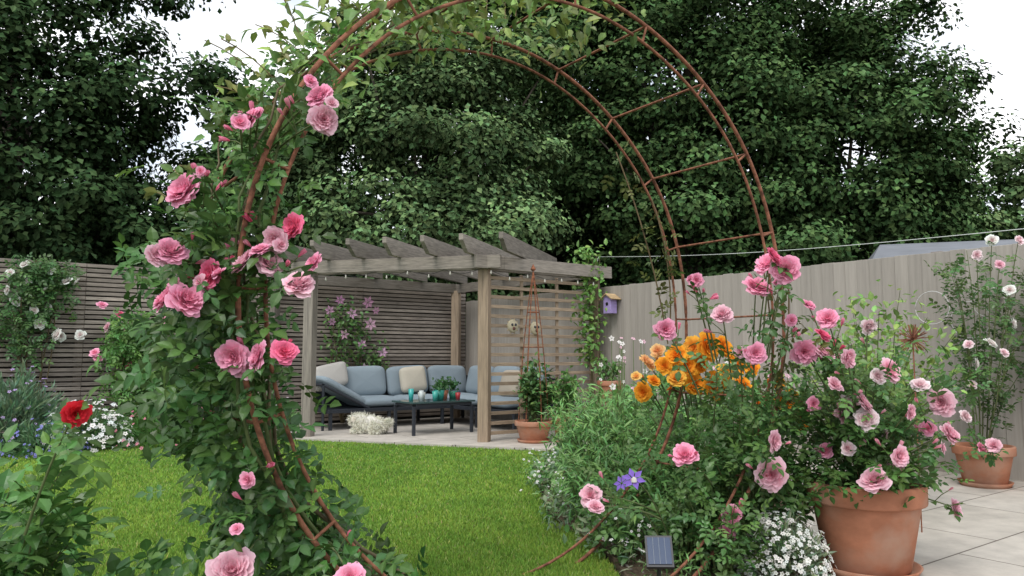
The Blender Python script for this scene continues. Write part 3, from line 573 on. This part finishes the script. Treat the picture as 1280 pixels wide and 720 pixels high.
def wallclimb(name,px,n,col,flw,T=COMP,ls=.12,off=.12,star=None):
    mb=MB(); 
    def onf(X,Y,o):
        p=P(X,Y,1.)-np.array([0,0,1.]); s=((np.array([0,0,1.])-C0)@E2-o)/-(p@E2); return np.array([0,0,1.])+p*s
    for X,Y,w_,h_ in px:
        c=onf(X,Y,off); k=n//len(px); g=np.clip(rng.normal(0,.8,(k,2)),-1.6,1.6); pts=c+E1*(g[:,:1]*w_)+UP*(g[:,1:]*h_)+E2*rng.uniform(-off*.7,off,(k,1)); pts=pts[(pts[:,2]>.05)&(pts[:,2]<2.25)]; k=len(pts)
        mb.scatter(T,pts,frames(rnd(k)+E2*.5-UP*.1,np.tile(E2+UP*.8,(k,1))+.5*rnd(k)),ls*rng.uniform(.6,1.2,k),'leaf',gcol(k,col,.35))
        for _ in range(3): mb.tube(bez(onf(px[0][0],px[0][1],off*.5)*[1,1,0],c*[1,1,.5]+rnd(1)[0]*.2,c+rnd(1)[0]*.2,np.linspace(0,1,10)),.007,'stem',(.14,.11,.06),5)
    for X,Y,s,cc in flw:
        p=onf(X,Y,off+.1); r=s/2/950*p[1]*1.15
        if star: mb.scatter(STAR6,p[None],flower_frames(E2[None]+rnd(1)*.3),np.array([r]),'petal',np.array([cc]))
        else: roses(mb,[(p,r,cc)],small=True)
    return mb.build(name)
wallclimb('white_climbing_rose',[(45,365,.24,.22),(25,405,.22,.25),(55,345,.2,.12)],650,(.08,.17,.05),[(82,350,14,WH),(50,405,12,WH),(70,418,16,WH),(100,418,12,WH),(30,330,12,WH),(20,375,14,WH),(62,338,11,WH),(95,352,10,WH),(12,340,10,WH),(42,388,11,WH),(75,420,12,WH),(55,362,11,WH),(35,350,10,WH),(8,362,11,WH),(60,385,10,WH)])
wallclimb('pink_climbing_rose',[(175,490,.25,.35),(200,450,.25,.35),(160,425,.15,.2),(215,510,.3,.25)],1700,(.11,.24,.055),[(128,380,12,PINK),(118,440,12,PINK),(160,455,12,HOT),(133,408,12,LP),(122,447,10,PINK),(150,392,9,HOT),(180,470,10,PINK),(205,400,10,PINK),(195,520,10,PINK),(160,412,9,PINK)],off=.3)
wallclimb('pink_clematis',[(430,395,.18,.15),(445,415,.25,.2),(425,440,.2,.25),(465,450,.15,.15)],520,(.10,.19,.055),[(460,378,15,(.75,.4,.6)),(425,375,12,(.7,.35,.6)),(440,392,13,(.75,.45,.65)),(412,388,12,(.7,.4,.6)),(463,405,15,(.8,.5,.65)),(430,418,12,(.75,.45,.6)),(452,430,12,(.75,.45,.65)),(478,440,13,(.8,.5,.7)),(415,402,10,(.7,.4,.6)),(455,460,12,(.8,.6,.7)),(470,388,10,(.75,.4,.6))],T=LEAF,ls=.08,star=True)
mb=MB(); n=560; z=rng.uniform(.9,2.4,n); pts=BRp+np.stack([rng.normal(-.08,.1,n),rng.normal(-.1,.08,n),z],-1); mb.scatter(LEAF,pts,frames(rnd(n)+np.array([0,-.3,-.2]),rnd(n)*.5+UP+np.array([0,-.5,0])),.085*rng.uniform(.6,1.2,n),'leaf',gcol(n,(.16,.30,.07)))
for i in range(4): mb.tube([BRp+np.array([-.08*i*.5,-.1,0]),BRp+np.array([-.05,-.1-.02*i,1.]),BRp+np.array([-.08+.05*i,-.1,2.3])],.005,'stem',(.12,.1,.05)) 
mb.build('climbing_hop')
# ---------- foreground left rose
mb=MB(); c=np.array([-1.62,2.3,0.]); bush(mb,c,24,.82,.42,480,.145,(.085,.185,.045),hj=.7,off=.05,base_r=.2,stemr=.005,lean=(0,0,0))
bush(mb,np.array([-1.2,2.05,0]),14,.42,.36,330,.135,(.07,.155,.04),hj=.5,off=.05,base_r=.2)
roses(mb,[(P(96,517,2.05),.036,RED)],anchor=lambda p:c+(p-c)*.6); mb.build('red_rose_bush')
# ---------- dog
dc=G(462,545)+UP*.03
J=[(.15,0,.115,.09),(.03,0,.125,.098),(-.09,0,.13,.098),(-.15,0,.165,.075),(-.2,-.015,.18,.068),(-.255,-.03,.155,.036),(.215,0,.12,.035),(.25,0,.14,.035),(.25,0,.17,.03)]
Ed=[(0,1),(1,2),(2,3),(3,4),(4,5),(0,6),(6,7),(7,8)]
for s in(-1,1):
    k=len(J); J+=[(-.12,s*.07,.075,.045),(-.08,s*.09,.045,.035),(-.2,s*.075,.032,.03)]; Ed+=[(2,k),(k,k+1),(k+1,k+2)]
    k=len(J); J+=[(.13,s*.075,.085,.06),(.055,s*.10,.065,.047),(.15,s*.115,.034,.03),(.07,s*.12,.028,.026)]; Ed+=[(0,k),(k,k+1),(k+1,k+2),(k+2,k+3)]
me=bpy.data.meshes.new('body'); me.from_pydata([j[:3] for j in J],Ed,[]); par=bpy.data.objects.new('white_dog',None); scene.collection.objects.link(par)
ob=bpy.data.objects.new('body',me); scene.collection.objects.link(ob); sk=ob.modifiers.new('skin','SKIN')
for i,j in enumerate(J): me.skin_vertices[0].data[i].radius=(j[3],j[3])
me.skin_vertices[0].data[0].use_root=True
sb=ob.modifiers.new('sub','SUBSURF'); sb.levels=2; sb.render_levels=2
bpy.context.view_layer.update(); dg=bpy.context.evaluated_depsgraph_get(); em=bpy.data.meshes.new_from_object(ob.evaluated_get(dg))
vc=np.zeros(len(em.vertices)*3); em.vertices.foreach_get('co',vc); vc=vc.reshape(-1,3); vn=np.array([v.normal[:] for v in em.vertices])
tris=[tuple(p.vertices) for p in em.polygons]
bpy.data.objects.remove(ob)
da=math.radians(-12); Rz=np.array([[math.cos(da),-math.sin(da),0],[math.sin(da),math.cos(da),0],[0,0,1]])
def D(v): return np.asarray(v)@Rz.T*1.02+dc
mb=MB(); mb.add(D(vc),tris,'fur',(.74,.71,.66),True)
n=11000; i=rng.integers(0,len(vc),n); p=vc[i]+rng.normal(0,.008,(n,3)); d_=nrm(vn[i]+.6*rnd(n)+np.array([.2,0,-.6])); 
mb.scatter(BLADE,D(p-vn[i]*.004),frames(d_@Rz.T,rnd(n)),np.stack([rng.uniform(.006,.012,n),rng.uniform(.03,.06,n),np.ones(n)],-1),'fur',gcol(n,(.86,.85,.82),.1,.03)); mb.build('body',0,par)
mb=MB()
for s in(-1,1):
    e=np.array([-.19,s*.06-.012,.215]); mb.scatter(leafT(.45,.02,.3),D(e)[None],frames(np.array([[.1,s*.5,-1.]]),np.array([[-.2,s*1.,.4]])),np.array([.085]),'fur',np.array([[.66,.6,.52]]))
    mb.lathe(D([-.252,s*.026-.022,.20]),[(0,-.01),(.009,-.004),(.009,.004),(0,.01)],'gloss',(.01,.01,.01),8)
mb.lathe(D([-.296,-.036,.158]),[(0,-.013),(.014,-.005),(.014,.005),(0,.013)],'gloss',(.01,.01,.01),10); mb.build('face',0,par)
# ---------- neighbour roof
mb=MB(); c=np.array([7.0,12.3,0]); dx=nrm(np.array([.95,-.3,0])); dy=np.array([-dx[1],dx[0],0])
mb.box(c+UP*1.1,dx,dy,UP,(2.4,2.4,2.2),'fence',(.3,.27,.25))
v=[c-dx*1.35-dy*1.4+UP*2.2,c+dx*1.35-dy*1.4+UP*2.2,c+dx*1.35+dy*1.4+UP*2.2,c-dx*1.35+dy*1.4+UP*2.2,c-dx*.9+UP*2.85,c+dx*1.35+UP*2.85]
mb.add(v,[(0,1,5,4),(2,3,4,5),(1,2,5),(3,0,4)],'slate',(.17,.18,.2)); mb.build('neighbouring_shed')
# ---------- trees
def tree(name,x,y,h,rad,col,nc,nlf,ls=.13,trunk=True,cs=1.0):
    mb=MB(); cen=np.array([x,y,h]); rad=np.array(rad)
    d=rnd(nc*2); d=d[(d[:,1]<.35)][:nc]; nc=len(d); rr=rng.uniform(.5,1.04,nc)*(1+.12*np.sin(d[:,0]*6+d[:,2]*5)+.08*np.sin(d[:,2]*13)); cc=cen+d*rad*rr[:,None]
    cr_=rng.uniform(.3,.95,nc)*(rad[0]/4)**.5*cs; cc[:,2]=np.maximum(cc[:,2],1.0)
    k=rng.integers(0,nc,nlf); dd=rnd(nlf); s=rng.uniform(0,1,nlf)**.45
    pts=cc[k]+dd*(cr_[k]*s)[:,None]*np.array([1.15,1.15,.62])+rng.normal(0,.07,(nlf,3))
    nr=dd*.7+d[k]*.3+np.array([0,-.15,.75])+rnd(nlf)*.55
    lf=(.6+.85*rng.random(nc))[k]*(.5+.65*s)*(.75+.55*(dd[:,2]>0))  # light and shade put into leaf colour: clump tops lighter, insides darker
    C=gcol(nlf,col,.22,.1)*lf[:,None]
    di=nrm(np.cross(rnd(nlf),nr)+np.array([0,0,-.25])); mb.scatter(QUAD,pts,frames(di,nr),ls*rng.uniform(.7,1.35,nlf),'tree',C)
    if trunk:
        base=np.array([x,y,0]); top=cen+UP*rad[2]*.5; pt=bez(base,(base+top)/2+np.array([.3,0,0]),top,np.linspace(0,1,12)); mb.tube(pt,np.linspace(.3,.06,12)*rad[0]/4,'bark',(.12,.10,.08),10)
        for i in range(22):
            t=random.uniform(.2,.8); q=bez(base,(base+top)/2+np.array([.3,0,0]),top,np.array([t]))[0]; e=cc[random.randrange(nc)]; m=(q+e)/2+UP*.4
            mb.tube(bez(q,m,e,np.linspace(0,1,8)),np.linspace(.09,.015,8)*(1.2-t),'bark',(.12,.10,.08),6)
    return mb.build(name)
DK=(.038,.069,.028); MD=(.059,.106,.039); LT=(.10,.16,.067)
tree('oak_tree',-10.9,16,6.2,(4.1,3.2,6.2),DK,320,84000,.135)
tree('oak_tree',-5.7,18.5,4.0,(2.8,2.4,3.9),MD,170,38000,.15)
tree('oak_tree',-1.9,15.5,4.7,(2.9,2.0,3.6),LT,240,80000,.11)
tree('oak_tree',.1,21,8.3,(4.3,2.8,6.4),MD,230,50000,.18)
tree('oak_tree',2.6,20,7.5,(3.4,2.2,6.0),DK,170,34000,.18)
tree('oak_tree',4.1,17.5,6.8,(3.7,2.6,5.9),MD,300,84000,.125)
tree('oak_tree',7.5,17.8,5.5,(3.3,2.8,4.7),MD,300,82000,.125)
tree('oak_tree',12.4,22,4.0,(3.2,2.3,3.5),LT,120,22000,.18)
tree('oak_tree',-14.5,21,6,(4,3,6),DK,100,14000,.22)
mb=MB(); n=30000; xx_=rng.uniform(-17,15,n); hh=rng.uniform(.3,1,n)*(4.2+1.2*np.sin(xx_*.9)+.7*np.sin(xx_*2.3)); pts=np.stack([xx_,23+rng.normal(0,.9,n),hh],-1)
mb.scatter(QUAD,pts,frames(rnd(n),rnd(n)+UP*.5+np.array([0,-.5,0])),.34*rng.uniform(.7,1.3,n),'tree',gcol(n,(.027,.048,.019)))  # near-black leaf colour paints the deep shade behind and below the crowns
mb.build('distant_trees')
